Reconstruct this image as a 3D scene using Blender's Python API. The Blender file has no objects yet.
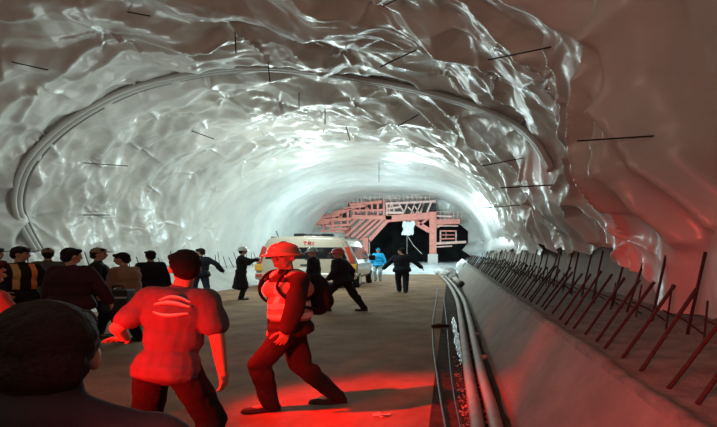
import bpy, bmesh, math, random
import numpy as np
from mathutils import Vector, Matrix, noise, Euler
from mathutils.bvhtree import BVHTree

random.seed(7)
rng = np.random.default_rng(7)
SC = bpy.context.scene
COL = SC.collection
F, VX, VY, EYE = 500.0, 450.0, 252.0, 1.65     # focal (px), vanishing point, eye height


# ------------------------------------------------------------------ helpers
def at(px, py, Y):
    """point seen at pixel px,py at depth Y"""
    return Vector(((px - VX) / F * Y, Y, EYE + (VY - py) / F * Y))


def on_z(px, py, z=0.0):
    Y = (EYE - z) * F / (py - VY)
    return Vector(((px - VX) / F * Y, Y, z))


def tag(o, label=None, cat=None, group=None, kind=None):
    if label: o['label'] = label
    if cat: o['category'] = cat
    if group: o['group'] = group
    if kind: o['kind'] = kind
    return o


def empty(name, loc=(0, 0, 0), rz=0.0):
    o = bpy.data.objects.new(name, None)
    o.empty_display_size = 0.1
    COL.objects.link(o)
    o.location = loc
    o.rotation_euler = (0, 0, rz)
    return o


def link(name, me, mat=None, parent=None, loc=None):
    o = bpy.data.objects.new(name, me)
    COL.objects.link(o)
    mats = mat if isinstance(mat, (list, tuple)) else [mat]
    for m in mats:
        if m is not None:
            me.materials.append(m)
    if parent is not None:
        o.parent = parent
    if loc is not None:
        o.location = loc
    return o


def mesh_np(name, V, Fc, smooth=True):
    me = bpy.data.meshes.new(name)
    me.from_pydata([tuple(v) for v in V], [], [tuple(f) for f in Fc])
    me.validate()
    if smooth:
        me.polygons.foreach_set('use_smooth', [True] * len(me.polygons))
    me.update()
    return me


def bez(pts, n=8):
    out = []
    for i in range(len(pts) - 1):
        p0, p1, p2, p3 = pts[max(i - 1, 0)], pts[i], pts[i + 1], pts[min(i + 2, len(pts) - 1)]
        for k in range(n):
            t = k / n
            out.append(.5 * ((2 * p1) + (p2 - p0) * t + (2 * p0 - 5 * p1 + 4 * p2 - p3) * t * t + (3 * p1 - p0 - 3 * p2 + p3) * t ** 3))
    out.append(pts[-1])
    return out


class MB:
    """collects boxes, bars and tubes into ONE mesh"""
    def __init__(s):
        s.V, s.F, s.m = [], [], []

    def add(s, V, Fc, mi=0):
        n = len(s.V)
        s.V += [tuple(v) for v in V]
        s.F += [tuple(i + n for i in f) for f in Fc]
        s.m += [mi] * len(Fc)
        return s

    def box(s, c, d, R=None, mi=0):
        c = Vector(c)
        P = []
        for x in (-.5, .5):
            for y in (-.5, .5):
                for z in (-.5, .5):
                    v = Vector((x * d[0], y * d[1], z * d[2]))
                    if R is not None: v = R @ v
                    P.append(c + v)
        return s.add(P, [(0, 1, 3, 2), (4, 6, 7, 5), (0, 4, 5, 1), (2, 3, 7, 6), (0, 2, 6, 4), (1, 5, 7, 3)], mi)

    def bar(s, a, b, w, h=None, mi=0):
        """rectangular beam"""
        a, b = Vector(a), Vector(b)
        h = h or w
        d = b - a
        L = d.length
        if L < 1e-6: return s
        z = d / L
        up = Vector((0, 1, 0)) if abs(z.y) < .9 else Vector((0, 0, 1))
        x = up.cross(z).normalized()
        y = z.cross(x)
        R = Matrix((x, y, z)).transposed()
        return s.box((a + b) / 2, (w, h, L), R, mi)

    def tube(s, pts, r, n=8, mi=0, closed_ends=True):
        pts = [Vector(p) for p in pts]
        rs = r if isinstance(r, (list, tuple)) else [r] * len(pts)
        V, Fc = [], []
        prev = None
        for i, p in enumerate(pts):
            t = (pts[min(i + 1, len(pts) - 1)] - pts[max(i - 1, 0)]).normalized()
            if prev is None:
                ref = Vector((0, 0, 1)) if abs(t.z) < .9 else Vector((1, 0, 0))
                x = t.cross(ref).normalized()
            else:
                x = (prev - t * prev.dot(t)).normalized()
            prev = x
            y = t.cross(x)
            for k in range(n):
                a = 2 * math.pi * k / n
                V.append(p + (x * math.cos(a) + y * math.sin(a)) * rs[i])
        for i in range(len(pts) - 1):
            for k in range(n):
                k2 = (k + 1) % n
                Fc.append((i * n + k, i * n + k2, (i + 1) * n + k2, (i + 1) * n + k))
        if closed_ends:
            Fc.append(tuple(range(n))[::-1])
            Fc.append(tuple((len(pts) - 1) * n + k for k in range(n)))
        return s.add(V, Fc, mi)

    def build(s, name, mat, parent=None, loc=None, smooth=False, bevel=0):
        me = bpy.data.meshes.new(name)
        me.from_pydata(s.V, [], s.F)
        me.polygons.foreach_set('material_index', s.m)
        if smooth:
            me.polygons.foreach_set('use_smooth', [True] * len(me.polygons))
        me.update()
        bm = bmesh.new(); bm.from_mesh(me)
        bmesh.ops.recalc_face_normals(bm, faces=bm.faces)
        bm.to_mesh(me); bm.free()
        o = link(name, me, mat, parent, loc)
        if bevel:
            b = o.modifiers.new('bevel', 'BEVEL'); b.width = bevel; b.segments = 2
        return o


# ------------------------------------------------------------------ materials
def lin(c):
    return tuple((x / 255 / 12.92 if x <= 10 else ((x / 255 + .055) / 1.055) ** 2.4) for x in c)


def mat(name, col, rough=.6, metal=0., spec=.5, noise_amt=0., noise_scale=5., col2=None, bump=0., bump_scale=20., coat=0., trans=0., alpha=1.):
    m = bpy.data.materials.new(name)
    m.use_nodes = True
    nt = m.node_tree
    b = nt.nodes['Principled BSDF']
    b.inputs['Base Color'].default_value = (*col, 1)
    b.inputs['Roughness'].default_value = rough
    b.inputs['Metallic'].default_value = metal
    b.inputs['Specular IOR Level'].default_value = spec
    b.inputs['Coat Weight'].default_value = coat
    b.inputs['Coat Roughness'].default_value = .21
    b.inputs['Transmission Weight'].default_value = trans
    tc = nt.nodes.new('ShaderNodeTexCoord')
    if col2 is not None or noise_amt:
        nz = nt.nodes.new('ShaderNodeTexNoise')
        nz.inputs['Scale'].default_value = noise_scale
        nz.inputs['Detail'].default_value = 6
        nz.inputs['Roughness'].default_value = .65
        nt.links.new(tc.outputs['Object'], nz.inputs['Vector'])
        rp = nt.nodes.new('ShaderNodeValToRGB')
        c2 = col2 if col2 is not None else tuple(x * (1 - noise_amt) for x in col)
        rp.color_ramp.elements[0].position = .35
        rp.color_ramp.elements[0].color = (*c2, 1)
        rp.color_ramp.elements[1].position = .65
        rp.color_ramp.elements[1].color = (*col, 1)
        nt.links.new(nz.outputs['Fac'], rp.inputs['Fac'])
        nt.links.new(rp.outputs['Color'], b.inputs['Base Color'])
    if bump:
        nz2 = nt.nodes.new('ShaderNodeTexNoise')
        nz2.inputs['Scale'].default_value = bump_scale
        nz2.inputs['Detail'].default_value = 5
        nt.links.new(tc.outputs['Object'], nz2.inputs['Vector'])
        bp = nt.nodes.new('ShaderNodeBump')
        bp.inputs['Strength'].default_value = bump
        bp.inputs['Distance'].default_value = .02
        nt.links.new(nz2.outputs['Fac'], bp.inputs['Height'])
        nt.links.new(bp.outputs['Normal'], b.inputs['Normal'])
    return m


M = {}
M['membrane'] = mat('white_membrane', (.61, .595, .55), rough=.45, spec=.4, coat=.40, col2=(.50, .49, .47), noise_scale=.7, bump=.12, bump_scale=5)
M['invert'] = mat('white_invert', (.66, .70, .72), rough=.35, col2=(.42, .44, .45), noise_scale=1.2, bump=.6, bump_scale=4)
M['concrete'] = mat('grey_concrete', (.29, .25, .21), rough=.85, spec=.25, col2=(.20, .17, .145), noise_scale=1.6, bump=.3, bump_scale=12)
M['bench_top'] = mat('rough_concrete', (.25, .22, .19), rough=.9, col2=(.12, .105, .09), noise_scale=4, bump=.8, bump_scale=18)
M['white_concrete'] = mat('pale_concrete', (.52, .53, .51), rough=.8, col2=(.40, .40, .38), noise_scale=1.3, bump=.3)
M['floor'] = mat('dirt_floor', (.32, .205, .125), rough=.9, spec=.2, col2=(.19, .115, .068), noise_scale=1.1, bump=.7, bump_scale=9)
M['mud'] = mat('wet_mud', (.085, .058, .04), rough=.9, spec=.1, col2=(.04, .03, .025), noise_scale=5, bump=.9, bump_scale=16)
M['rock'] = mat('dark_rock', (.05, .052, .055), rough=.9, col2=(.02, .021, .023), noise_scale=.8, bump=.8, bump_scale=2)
M['rebar'] = mat('rusty_steel', (.045, .022, .017), rough=.85, col2=(.02, .011, .009), noise_scale=30)
M['black_steel'] = mat('black_steel', (.015, .014, .014), rough=.6)
M['seam'] = mat('grey_seam_tube', (.42, .41, .38), rough=.45)
M['seam_dark'] = mat('dark_seam_tube', (.17, .155, .14), rough=.5)
M['hose'] = mat('tan_hose', (.30, .235, .18), rough=.55, col2=(.20, .155, .115), noise_scale=6, bump=.3, bump_scale=40)
M['cable'] = mat('black_cable', (.02, .02, .02), rough=.5)
M['water'] = mat('still_water', (.06, .06, .06), rough=.10, spec=.6, bump=.9, bump_scale=30)
M['gantry'] = mat('salmon_paint', (.78, .27, .22), rough=.55, col2=(.62, .20, .16), noise_scale=3)
M['gantry_pale'] = mat('pale_pink_paint', (.80, .52, .47), rough=.6, col2=(.62, .36, .32), noise_scale=4)
M['grey_steel'] = mat('pale_grey_steel', (.55, .52, .50), rough=.5, metal=.3)
M['white_sheet'] = mat('white_sheet', (.75, .78, .78), rough=.5)
M['dark_steel'] = mat('dark_steel', (.05, .045, .045), rough=.7)
M['van_white'] = mat('van_paint', (.46, .41, .32), rough=.3, coat=.5)
M['van_roof'] = mat('van_roof', (.45,.38,.28), rough=.35, coat=.4)
M['van_glass'] = mat('tinted_glass', (.012, .013, .014), rough=.08, spec=.7)
M['rubber'] = mat('rubber', (.015, .015, .015), rough=.85)
M['red_lens'] = mat('red_lens', (.55, .05, .03), rough=.2, coat=.5)
M['amber_lens'] = mat('amber_lens', (.75, .38, .06), rough=.25, coat=.5)
M['red_letter'] = mat('red_letters', (.55, .05, .05), rough=.5)
M['plate'] = mat('number_plate', (.6, .6, .55), rough=.5)
M['skin'] = mat('skin', (.46, .27, .19), rough=.5)
M['hair'] = mat('black_hair', (.012, .010, .009), rough=.7, spec=.2, bump=.5, bump_scale=90)
M['shoe'] = mat('dark_shoes', (.02, .018, .017), rough=.6)
M['eye'] = mat('dark_eye', (.02, .015, .01), rough=.15)
M['paper'] = mat('litter', (.6, .57, .52), rough=.8)
M['rubble'] = mat('pale_rubble', (.48, .47, .44), rough=.9, col2=(.22, .20, .18), noise_scale=3, bump=.8)


def cloth(name, c, rough=.85, c2=None):
    return mat(name, c, rough=rough, spec=.25, col2=c2 or tuple(x * .75 for x in c), noise_scale=9, bump=.15, bump_scale=60)


CL = {
    'navy': cloth('navy_cloth', (.018, .022, .035)),
    'black': cloth('black_cloth', (.013, .012, .013)),
    'steelnavy': cloth('slate_blue_cloth', (.024, .032, .040)),
    'grey_shirt': cloth('grey_polo_cloth', (.115, .095, .115)),
    'print': mat('pale_print', (.75, .70, .70), rough=.6),
    'denim': cloth('denim', (.04, .06, .10)),
    'maroon': cloth('maroon_cloth', (.045, .015, .022)),
    'tan': cloth('tan_cloth', (.33, .20, .13)),
    'brown': cloth('dark_brown_cloth', (.035, .022, .02)),
    'olive': cloth('olive_cloth', (.10, .10, .07)),
    'cyan': cloth('cyan_raincoat', (.01, .45, .95), rough=.5),
    'pale': cloth('pale_cyan_cloth', (.42, .62, .70)),
    'orange': mat('orange_reflective', (.85, .22, .04), rough=.4),
    'yellowband': mat('amber_reflective', (.55, .32, .10), rough=.4),
    'vest': cloth('hi_vis_vest', (.50, .30, .24)),
    'reflect': mat('reflective_tape', (.85, .78, .72), rough=.35),
    'hat_brown': mat('brown_helmet', (.20, .14, .09), rough=.35, coat=.4),
    'hat_red': mat('red_helmet', (.50, .05, .06), rough=.35, coat=.4),
    'hat_green': mat('pale_green_helmet', (.36, .55, .50), rough=.35, coat=.4),
    'hat_white': mat('white_helmet', (.62, .64, .60), rough=.35, coat=.4),
    'cap_dark': cloth('dark_cap_cloth', (.02, .017, .017)),
    'cap_tan': cloth('tan_cap_cloth', (.30, .21, .15)),
    'redsleeve': cloth('red_jacket_cloth', (.45, .08, .06)),
    'bag': mat('black_case', (.02, .021, .022), rough=.5),
}

# ------------------------------------------------------------------ tunnel profile
XC, HA, ZS, HH, NE = -5.2, 8.3, 1.0, 6.25, 2.3
Y0, Y1 = -9.0, 47.5


def prof(phi):
    c, s = math.cos(phi), math.sin(phi)
    return (XC + HA * math.copysign(abs(c) ** (2 / NE), c), ZS + HH * abs(s) ** (2 / NE))


def inside(X, Z):
    if Z <= ZS: return abs(X - XC) < HA
    return (abs((X - XC) / HA)) ** NE + (abs((Z - ZS) / HH)) ** NE < 1


def hit(px, py):
    """where the sight line through a pixel meets the lining"""
    lo, hi = .3, 60
    dx, dz = (px - VX) / F, (VY - py) / F
    for _ in range(60):
        m = (lo + hi) / 2
        if inside(dx * m, EYE + dz * m): lo = m
        else: hi = m
    return Vector((dx * lo, lo, EYE + dz * lo))


# arc length table, right to left, with straight skirts below the spring line
ph = np.linspace(1e-4, math.pi - 1e-4, 1500)
PX = np.array([prof(p)[0] for p in ph]); PZ = np.array([prof(p)[1] for p in ph])
PX = np.concatenate([np.full(20, PX[0]), PX, np.full(20, PX[-1])])
PZ = np.concatenate([np.linspace(.3, .98, 20), PZ, np.linspace(.98, .3, 20)])
S = np.concatenate([[0], np.cumsum(np.hypot(np.diff(PX), np.diff(PZ)))])


def s_of(X, Z):
    return S[np.argmin((PX - X) ** 2 + (PZ - Z) ** 2)]


def sm(x, a, b):
    t = np.clip((x - a) / (b - a), 0, 1)
    return t * t * (3 - 2 * t)


# value noise on numpy grids -------------------------------------------------
_tab = rng.random((256, 256))


def vnoise(x, y):
    xi, yi = np.floor(x).astype(int), np.floor(y).astype(int)
    fx, fy = x - xi, y - yi
    fx = fx * fx * fx * (fx * (fx * 6 - 15) + 10); fy = fy * fy * fy * (fy * (fy * 6 - 15) + 10)
    a = _tab[xi % 256, yi % 256]; b = _tab[(xi + 1) % 256, yi % 256]
    c = _tab[xi % 256, (yi + 1) % 256]; d = _tab[(xi + 1) % 256, (yi + 1) % 256]
    return (a * (1 - fx) + b * fx) * (1 - fy) + (c * (1 - fx) + d * fx) * fy


def ridged(x, y, octv=3):
    r, amp, tot = 0, 1, 0
    for o in range(octv):
        n = 1 - np.abs(2 * vnoise(x + 17 * o, y + 31 * o) - 1)
        r = r + amp * n ** 2.2; tot += amp
        amp *= .5; x = x * 2.03; y = y * 2.03
    return r / tot


def ridge1(x, y):
    """sharp creases between flat facets"""
    n = 1 - np.abs(2 * vnoise(x, y) - 1)
    return n ** 1.6


def facet(x, y):
    """piecewise flat facets with straight creases, like a taut sheet"""
    k = (x + y) * .36602540378
    i, j = np.floor(x + k), np.floor(y + k)
    u = (i + j) * .2113248654
    fx, fy = x + k - i, y + k - j            # skewed unit cell
    i = i.astype(int); j = j.astype(int)
    a = _tab[i % 256, j % 256]; d = _tab[(i + 1) % 256, (j + 1) % 256]
    b = _tab[(i + 1) % 256, j % 256]; c = _tab[i % 256, (j + 1) % 256]
    up_ = fx > fy
    return np.where(up_, a + (b - a) * fx + (d - b) * fy, a + (c - a) * fy + (d - c) * fx)


def fbm(x, y, octv=4):
    r, amp, tot = 0, 1, 0
    for o in range(octv):
        r = r + amp * vnoise(x + 11 * o, y + 7 * o); tot += amp
        amp *= .5; x = x * 2.1; y = y * 2.1
    return r / tot


# fixing points of the sheet
pins = []
yy = -8.0; row = 0
while yy < 47:
    ss = 1.0 + (row % 2) * 1.0
    while ss < S[-1] - .5:
        pins.append((ss + rng.uniform(-.55, .55), yy + rng.uniform(-.55, .55)))
        ss += 2.6
    yy += 2.2; row += 1
PINS = np.array(pins)
PIN_PH = rng.uniform(0, 6.28, len(PINS)); PIN_N = rng.integers(3, 6, len(PINS))


def seg_ridge(s, y, pts, w, amp):
    """a pulled-tight crease along a polyline (s, y)"""
    best = np.full(s.shape, 1e9)
    for (s0, y0), (s1, y1) in zip(pts[:-1], pts[1:]):
        dx, dy = s1 - s0, y1 - y0
        t = np.clip(((s - s0) * dx + (y - y0) * dy) / (dx * dx + dy * dy), 0, 1)
        best = np.minimum(best, np.hypot(s - s0 - t * dx, y - y0 - t * dy))
    return amp * np.exp(-(np.sqrt(best ** 2 + .05 ** 2) - .05) / w)


def pix_line(pl):
    out = []
    for p in pl:
        h = hit(*p)
        out.append((s_of(h.x, h.z), h.y))
    return out


CREASES = [
    (pix_line([(622, 0), (634, 50), (645, 110), (658, 150), (663, 200)]), .06, .40),
    (pix_line([(628, 5), (655, 75), (690, 150), (717, 225)]), .055, .36),
    (pix_line([(634, 40), (662, 115), (688, 175), (700, 240)]), .05, .22),
    (pix_line([(655, 75), (680, 165), (705, 240)]), .05, .22),
    (pix_line([(603, 140), (603, 210), (616, 240)]), .06, .28),
    (pix_line([(606, 195), (640, 240)]), .05, .16),
    (pix_line([(575, 20), (590, 60), (600, 140), (586, 175)]), .06, .16),
    (pix_line([(545, 150), (550, 240)]), .07, .14),
    (pix_line([(0, 95), (60, 30), (150, 14), (250, 12)]), .08, .14),
    (pix_line([(60, 54), (140, 25), (240, 8)]), .07, .14),
]


S_HEM = s_of(3.08, 1.72)


def disp(s, y):
    # domain warp
    ws = s + .7 * (fbm(s * .35 + 3, y * .4, 3) - .5)
    wy = y + .8 * (fbm(s * .3 + 40, y * .45 + 9, 3) - .5)
    d1 = np.full(s.shape, 1e9)
    star = np.zeros_like(s)
    for (ps, py_), f0, n in zip(PINS, PIN_PH, PIN_N):
        msk = (np.abs(s - ps) < 2.2) & (np.abs(y - py_) < 2.2)
        if not msk.any(): continue
        a, b = ws[msk] - ps, wy[msk] - py_
        r = np.hypot(s[msk] - ps, y[msk] - py_)
        d1[msk] = np.minimum(d1[msk], r)
        ang = np.arctan2(b, a)
        cr = (1 - np.abs(np.sin(ang * n * .5 + f0))) ** 3.0
        star[msk] += cr * np.exp(-r / .85) * np.clip(r / .15, 0, 1)
    d1 = np.minimum(d1, 2.2)
    near = 1 - .8 * sm(y, 17, 31)
    calm = 1 - .72 * sm(s, 5.0, 3.4) * sm(y, 7.0, 5.6) if False else np.ones_like(s)
    # right near part is one tight smooth sheet
    tight = (1 - sm(y, 5.2, 6.6)) * (1 - sm(s, 5.0, 7.5))
    calm = 1 - .85 * tight
    big = .20 * sm(d1, .0, 1.5)                                        # sag between the fixings
    p, q = ws * .85 + wy * .5, wy * .85 - ws * .5
    p2, q2 = ws * .9 - wy * .42, wy * .9 + ws * .42
    fold = .13 * ridge1(ws * .20, wy * .70) + .10 * ridge1(p * .28 + 9, q * .85)
    fold = fold + .40 * facet(p * .33 + 5, q * .75) + .34 * facet(p2 * .42 + 31, q2 * 1.05 + 8) + .19 * facet(ws * .9 + 60, wy * 1.7 + 3) + .07 * facet(p * 1.9 + 77, q * 3.3 + 21)
    patch = sm(fbm(s * .45 + 13, y * .4 + 2, 2), .42, .62)              # bunched areas
    fine = (.25 + .75 * patch) * (.085 * ridge1(p * .6, q * 2.1 + 5) + .07 * ridge1(p2 * .7 + 7, q2 * 2.7) + .035 * ridge1(ws * 1.5 + 3, wy * 5.5))
    d = (big + fold + fine * (1 - .6 * sm(y, 15, 30)) + .17 * star) * near * calm
    for pl, w, am in CREASES:
        d = d + seg_ridge(s, y, pl, w, am)
    lo = (1 - sm(s, S_HEM + .1, S_HEM + 1.3))                          # the hem lies back against the wall foot
    return np.maximum(d - .22 - .32 * lo, .04 * lo - .3 * (1 - lo))


def lining(name, sa, sb, ns, zfringe=None):
    """a strip of the plastic lining between two arc lengths"""
    sv = np.linspace(sa, sb, ns)
    rows = [Y0]
    while rows[-1] < Y1:
        y = rows[-1]
        rows.append(y + (.16 if y < 1.5 else max(.035, .0048 * y)))
    rows[-1] = Y1
    yv = np.array(rows)
    SS, YY = np.meshgrid(sv, yv)
    if zfringe is not None:   # ragged lower hem
        f = zfringe
        t = np.clip((sv - sa) / (1.2), 0, 1)
        hem = (fbm(YY * .9 + 5, YY * .13, 4) - .5) * .45 + (np.abs(((YY * .55) % 1) - .5) - .25) * .35
        SS = SS - .85 * (1 - sm(YY, 6.4, 8.4)) * (1 - t)[None, :]
        SS = SS + hem * (1 - t)[None, :] * f
    X = np.interp(SS, S, PX); Z = np.interp(SS, S, PZ)
    tx = np.interp(SS + .03, S, PX) - np.interp(SS - .03, S, PX)
    tz = np.interp(SS + .03, S, PZ) - np.interp(SS - .03, S, PZ)
    ln = np.hypot(tx, tz) + 1e-9
    nx, nz = -tz / ln, tx / ln           # inward normal (right to left sweep)
    D = disp(SS, YY)
    V = np.stack([X + nx * D, YY, Z + nz * D], -1).reshape(-1, 3)
    nr, nc = SS.shape
    idx = np.arange(nr * nc).reshape(nr, nc)
    q = np.stack([idx[:-1, :-1], idx[:-1, 1:], idx[1:, 1:], idx[1:, :-1]], -1).reshape(-1, 4)
    me = bpy.data.meshes.new(name)
    me.vertices.add(len(V)); me.vertices.foreach_set('co', V.ravel())
    me.loops.add(q.size); me.loops.foreach_set('vertex_index', q.ravel())
    me.polygons.add(len(q)); me.polygons.foreach_set('loop_start', np.arange(0, q.size, 4))
    me.polygons.foreach_set('use_smooth', [True] * len(q))
    me.update(); me.validate()
    o = link(name, me, M['membrane'])
    tag(o, kind='structure')
    return o


s_fr = s_of(3.08, 1.72)
s_r = s_of(2.2, 4.2); s_l = s_of(-12.2, 4.6)
tag(lining('wall_right', s_fr, s_r, 120, 1.0), 'crumpled white plastic lining hanging down the right tunnel wall')
tag(lining('ceiling', s_r, s_l, 500), 'crumpled white plastic lining over the tunnel crown')
tag(lining('wall_left', s_l, S[-1], 140), 'crumpled white plastic lining on the left tunnel wall')


def strip(name, prof_pts, ya, yb, m, ny=60, rough=0.0, seed=0, label=None):
    """extrude a cross section along the tunnel with a little unevenness"""
    pts = []
    for (a, b) in zip(prof_pts[:-1], prof_pts[1:]):
        n = max(1, int(math.dist(a, b) / .12))
        for i in range(n):
            pts.append((a[0] + (b[0] - a[0]) * i / n, a[1] + (b[1] - a[1]) * i / n))
    pts.append(prof_pts[-1])
    V, Fc = [], []
    ys = [ya + (yb - ya) * (i / ny) ** 1.4 for i in range(ny + 1)]
    for j, y in enumerate(ys):
        for i, (x, z) in enumerate(pts):
            n = noise.noise(Vector((x * 1.6 + seed, y * 1.2, z * 2))) * rough + noise.noise(Vector((x * 6 + seed, y * 5, z * 6))) * rough * .5
            V.append((x, y, z + n))
    w = len(pts)
    for j in range(ny):
        for i in range(w - 1):
            Fc.append((j * w + i, j * w + i + 1, (j + 1) * w + i + 1, (j + 1) * w + i))
    o = link(name, mesh_np(name, V, Fc), m)
    tag(o, label, kind='structure')
    return o


BZ = .75
strip('floor', [(-9.75, 0), (-.2, 0)], -9, 37.2, M['floor'], 150, .025, 1, 'brown dirt tunnel floor')
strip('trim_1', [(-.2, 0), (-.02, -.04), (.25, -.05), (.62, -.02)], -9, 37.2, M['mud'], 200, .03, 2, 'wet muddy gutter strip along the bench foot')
strip('trim_2', [(.56, -.05), (1.22, BZ)], -9, 46.5, M['concrete'], 90, .008, 3, 'sloped smooth concrete face of the right bench')
strip('trim_3', [(1.20, BZ - .03), (1.21, BZ + .025), (1.30, BZ + .03), (1.33, BZ - .03), (2.3, BZ - .02), (2.75, BZ + .03), (3.1, BZ + .12)], -9, 46.5, M['bench_top'], 240, .03, 4, 'rough top of the right concrete bench')
strip('trim_4', [(3.06, BZ), (3.22, 1.3), (3.26, 2.1)], -9, 46.5, M['concrete'], 120, .02, 5, 'bare concrete wall foot below the plastic on the right')
strip('trim_5', [(-9.7, -.05), (-11.5, BZ), (-12.9, BZ + .02), (-13.7, BZ + .1)], -9, 46.5, M['white_concrete'], 90, .015, 6, 'pale sloped concrete bench on the left')

# pale lined invert beyond the end of the dirt floor
V, Fc = [], []
nx, ny = 70, 40
for j in range(ny + 1):
    y = 37.0 + 17 * j / ny
    for i in range(nx + 1):
        x = -13.5 + 16.8 * i / nx
        z = .66 * float(sm(y, 37.2, 46)) - .05 + 1.5 * max(0, (x - .6) / 2.7) ** 1.6 * float(sm(y, 38, 46))
        z += .9 * max(0, (-10 - x) / 3.5) ** 1.5
        z += .10 * noise.noise(Vector((x * .9, y * .5, 3))) * float(sm(y, 37, 39))
        V.append((x, y, z))
for j in range(ny):
    for i in range(nx):
        a = j * (nx + 1) + i
        Fc.append((a, a + 1, a + nx + 2, a + nx + 1))
tag(link('trim_6', mesh_np('trim_6', V, Fc), M['invert']), 'pale blue-lit lined invert beyond the end of the dirt floor', kind='structure')

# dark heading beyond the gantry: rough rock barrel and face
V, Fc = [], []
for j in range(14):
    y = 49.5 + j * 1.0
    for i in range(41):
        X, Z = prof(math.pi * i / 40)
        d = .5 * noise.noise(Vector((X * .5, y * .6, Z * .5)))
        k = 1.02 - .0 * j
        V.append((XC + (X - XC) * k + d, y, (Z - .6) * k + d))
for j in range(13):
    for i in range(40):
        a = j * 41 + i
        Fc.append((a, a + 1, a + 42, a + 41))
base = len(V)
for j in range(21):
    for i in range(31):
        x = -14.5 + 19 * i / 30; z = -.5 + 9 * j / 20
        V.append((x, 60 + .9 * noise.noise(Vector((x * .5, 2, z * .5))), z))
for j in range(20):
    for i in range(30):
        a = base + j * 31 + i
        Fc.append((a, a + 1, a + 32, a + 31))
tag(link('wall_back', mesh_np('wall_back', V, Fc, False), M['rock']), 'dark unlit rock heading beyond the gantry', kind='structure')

_lv, _lf = [], []
for nm in ('wall_right', 'ceiling', 'wall_left'):
    me_ = bpy.data.objects[nm].data
    n0 = len(_lv)
    _lv += [v.co.copy() for v in me_.vertices]
    _lf += [[q + n0 for q in p.vertices] for p in me_.polygons]
LB = BVHTree.FromPolygons(_lv, _lf)
def true_hit(px, py):
    d = Vector(((px - VX) / F, 1, (VY - py) / F)).normalized()
    h_, n_, _, _ = LB.ray_cast(Vector((0, 0, EYE)), d)
    return h_


# ------------------------------------------------------------------ seams of the lining
def surf(s, y, off=0.0):
    s_a = np.array([[s]]); y_a = np.array([[y]])
    d = float(disp(s_a, y_a)[0, 0]) + off
    X = np.interp(s, S, PX); Z = np.interp(s, S, PZ)
    tx = np.interp(s + .03, S, PX) - np.interp(s - .03, S, PX)
    tz = np.interp(s + .03, S, PZ) - np.interp(s - .03, S, PZ)
    l = math.hypot(tx, tz)
    return Vector((X - tz / l * d, y, Z + tx / l * d))


arc_px = [(38, 250), (22, 222), (17, 200), (24, 172), (38, 152), (62, 128), (100, 104), (140, 86), (190, 75), (232, 68), (270, 67),
          (310, 71), (350, 77), (400, 86), (450, 98), (490, 112), (520, 127), (540, 146), (552, 170)]
fine_px = bez([Vector((x, y, 0)) for x, y in arc_px], 10)
raw = [true_hit(p.x, p.y) for p in fine_px]
raw = [p for p in raw if p]
def smooth_list(l, n=6):
    l = list(l)
    for _ in range(n):
        l = [l[0]] + [(l[i - 1] + 2 * l[i] + l[i + 1]) / 4 for i in range(1, len(l) - 1)] + [l[-1]]
    return l
cs = [smooth_list([p[c] for p in raw], 25) for c in range(3)]
mid_line = [Vector(p) for p in zip(*cs)]
for k, (dy, r, mm) in enumerate([(-.19, .07, M['seam']), (0, .085, M['seam']), (.17, .06, M['seam_dark'])]):
    m = MB()
    pts = [p + Vector((0, dy, 0)) + (Vector((XC, p.y, 2.0)) - p).normalized() * (.03 - .12 * dy) for p in mid_line]
    m.tube(pts, r, 10)
    tag(m.build('trim_%d' % (7 + k), mm, smooth=True), 'bundled grey seam tube of the arched rib across the lining', kind='structure')

# ------------------------------------------------------------------ anchor bars poking out of the lining
ordw = ['first', 'second', 'third', 'fourth', 'fifth', 'sixth', 'seventh', 'eighth', 'ninth', 'tenth', 'eleventh', 'twelfth', 'thirteenth',
        'fourteenth', 'fifteenth', 'sixteenth', 'seventeenth', 'eighteenth', 'nineteenth', 'twentieth']
tens = ['', '', 'twenty', 'thirty', 'forty', 'fifty', 'sixty', 'seventy', 'eighty', 'ninety']
def ordinal(i):
    """i from 0"""
    n = i + 1
    if n <= 20: return ordw[i]
    t, u = divmod(n, 10)
    if n > 99: return 'hundredth' if n == 100 else 'hundred and ' + ordinal(n - 101)
    return (tens[t][:-1] + 'ieth') if u == 0 else tens[t] + '-' + ordw[u - 1]

bars = [((235, 32), (236, 53), 'short black bar hanging down from the upper left of the crown'),
        ((268, 63), (270, 82), 'short black bar hanging just below the seam arch at mid crown'),
        ((299, 93), (299, 108), 'short black bar hanging from the crown, second below the seam arch'),
        ((325, 110), (325, 124), 'short black bar hanging from the crown, third below the seam arch'),
        ((346, 127), (350, 140), 'short black bar hanging from the crown, fourth below the seam arch'),
        ((379, 162), (379, 182), 'thin bar hanging over the bright far end above the gantry'),
        ((416, 50), (380, 67), 'black bar slanting out of the folds right of the mid crown'),
        ((400, -2), (383, 6), 'black bar tip at the top edge of the picture'),
        ((551, 47), (488, 60), 'long black bar slanting out of the bunched folds at upper right'),
        ((653, 136), (577, 141), 'longest black bar, level, sticking out of the right wall near the tight sheet'),
        ((552, 185), (500, 188), 'thin level bar out of the right wall beside the bright end'),
        ((418, 115), (398, 126), 'short dark bar slanting in the grey folds above the far end'),
        ((523, 158), (482, 166), 'thin bar in the pale folds at the right rim of the bright end'),
        ((520, 205), (482, 208), 'thin low bar out of the right wall near the bright end'),
        ((12, 62), (48, 70), 'dark bar in the star-shaped bunch of plastic at upper left'),
        ((192, 131), (214, 139), 'short bar in the folds at the middle of the left wall'),
        ((84, 163), (128, 166), 'low thin bar out of the left wall under the big fold'),
        ((83, 215), (110, 215), 'lowest thin bar on the left wall behind the crowd'),
        ((128, 12), (150, 16), 'dark fixing bar at the top of the crown above the long folds')]
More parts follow.
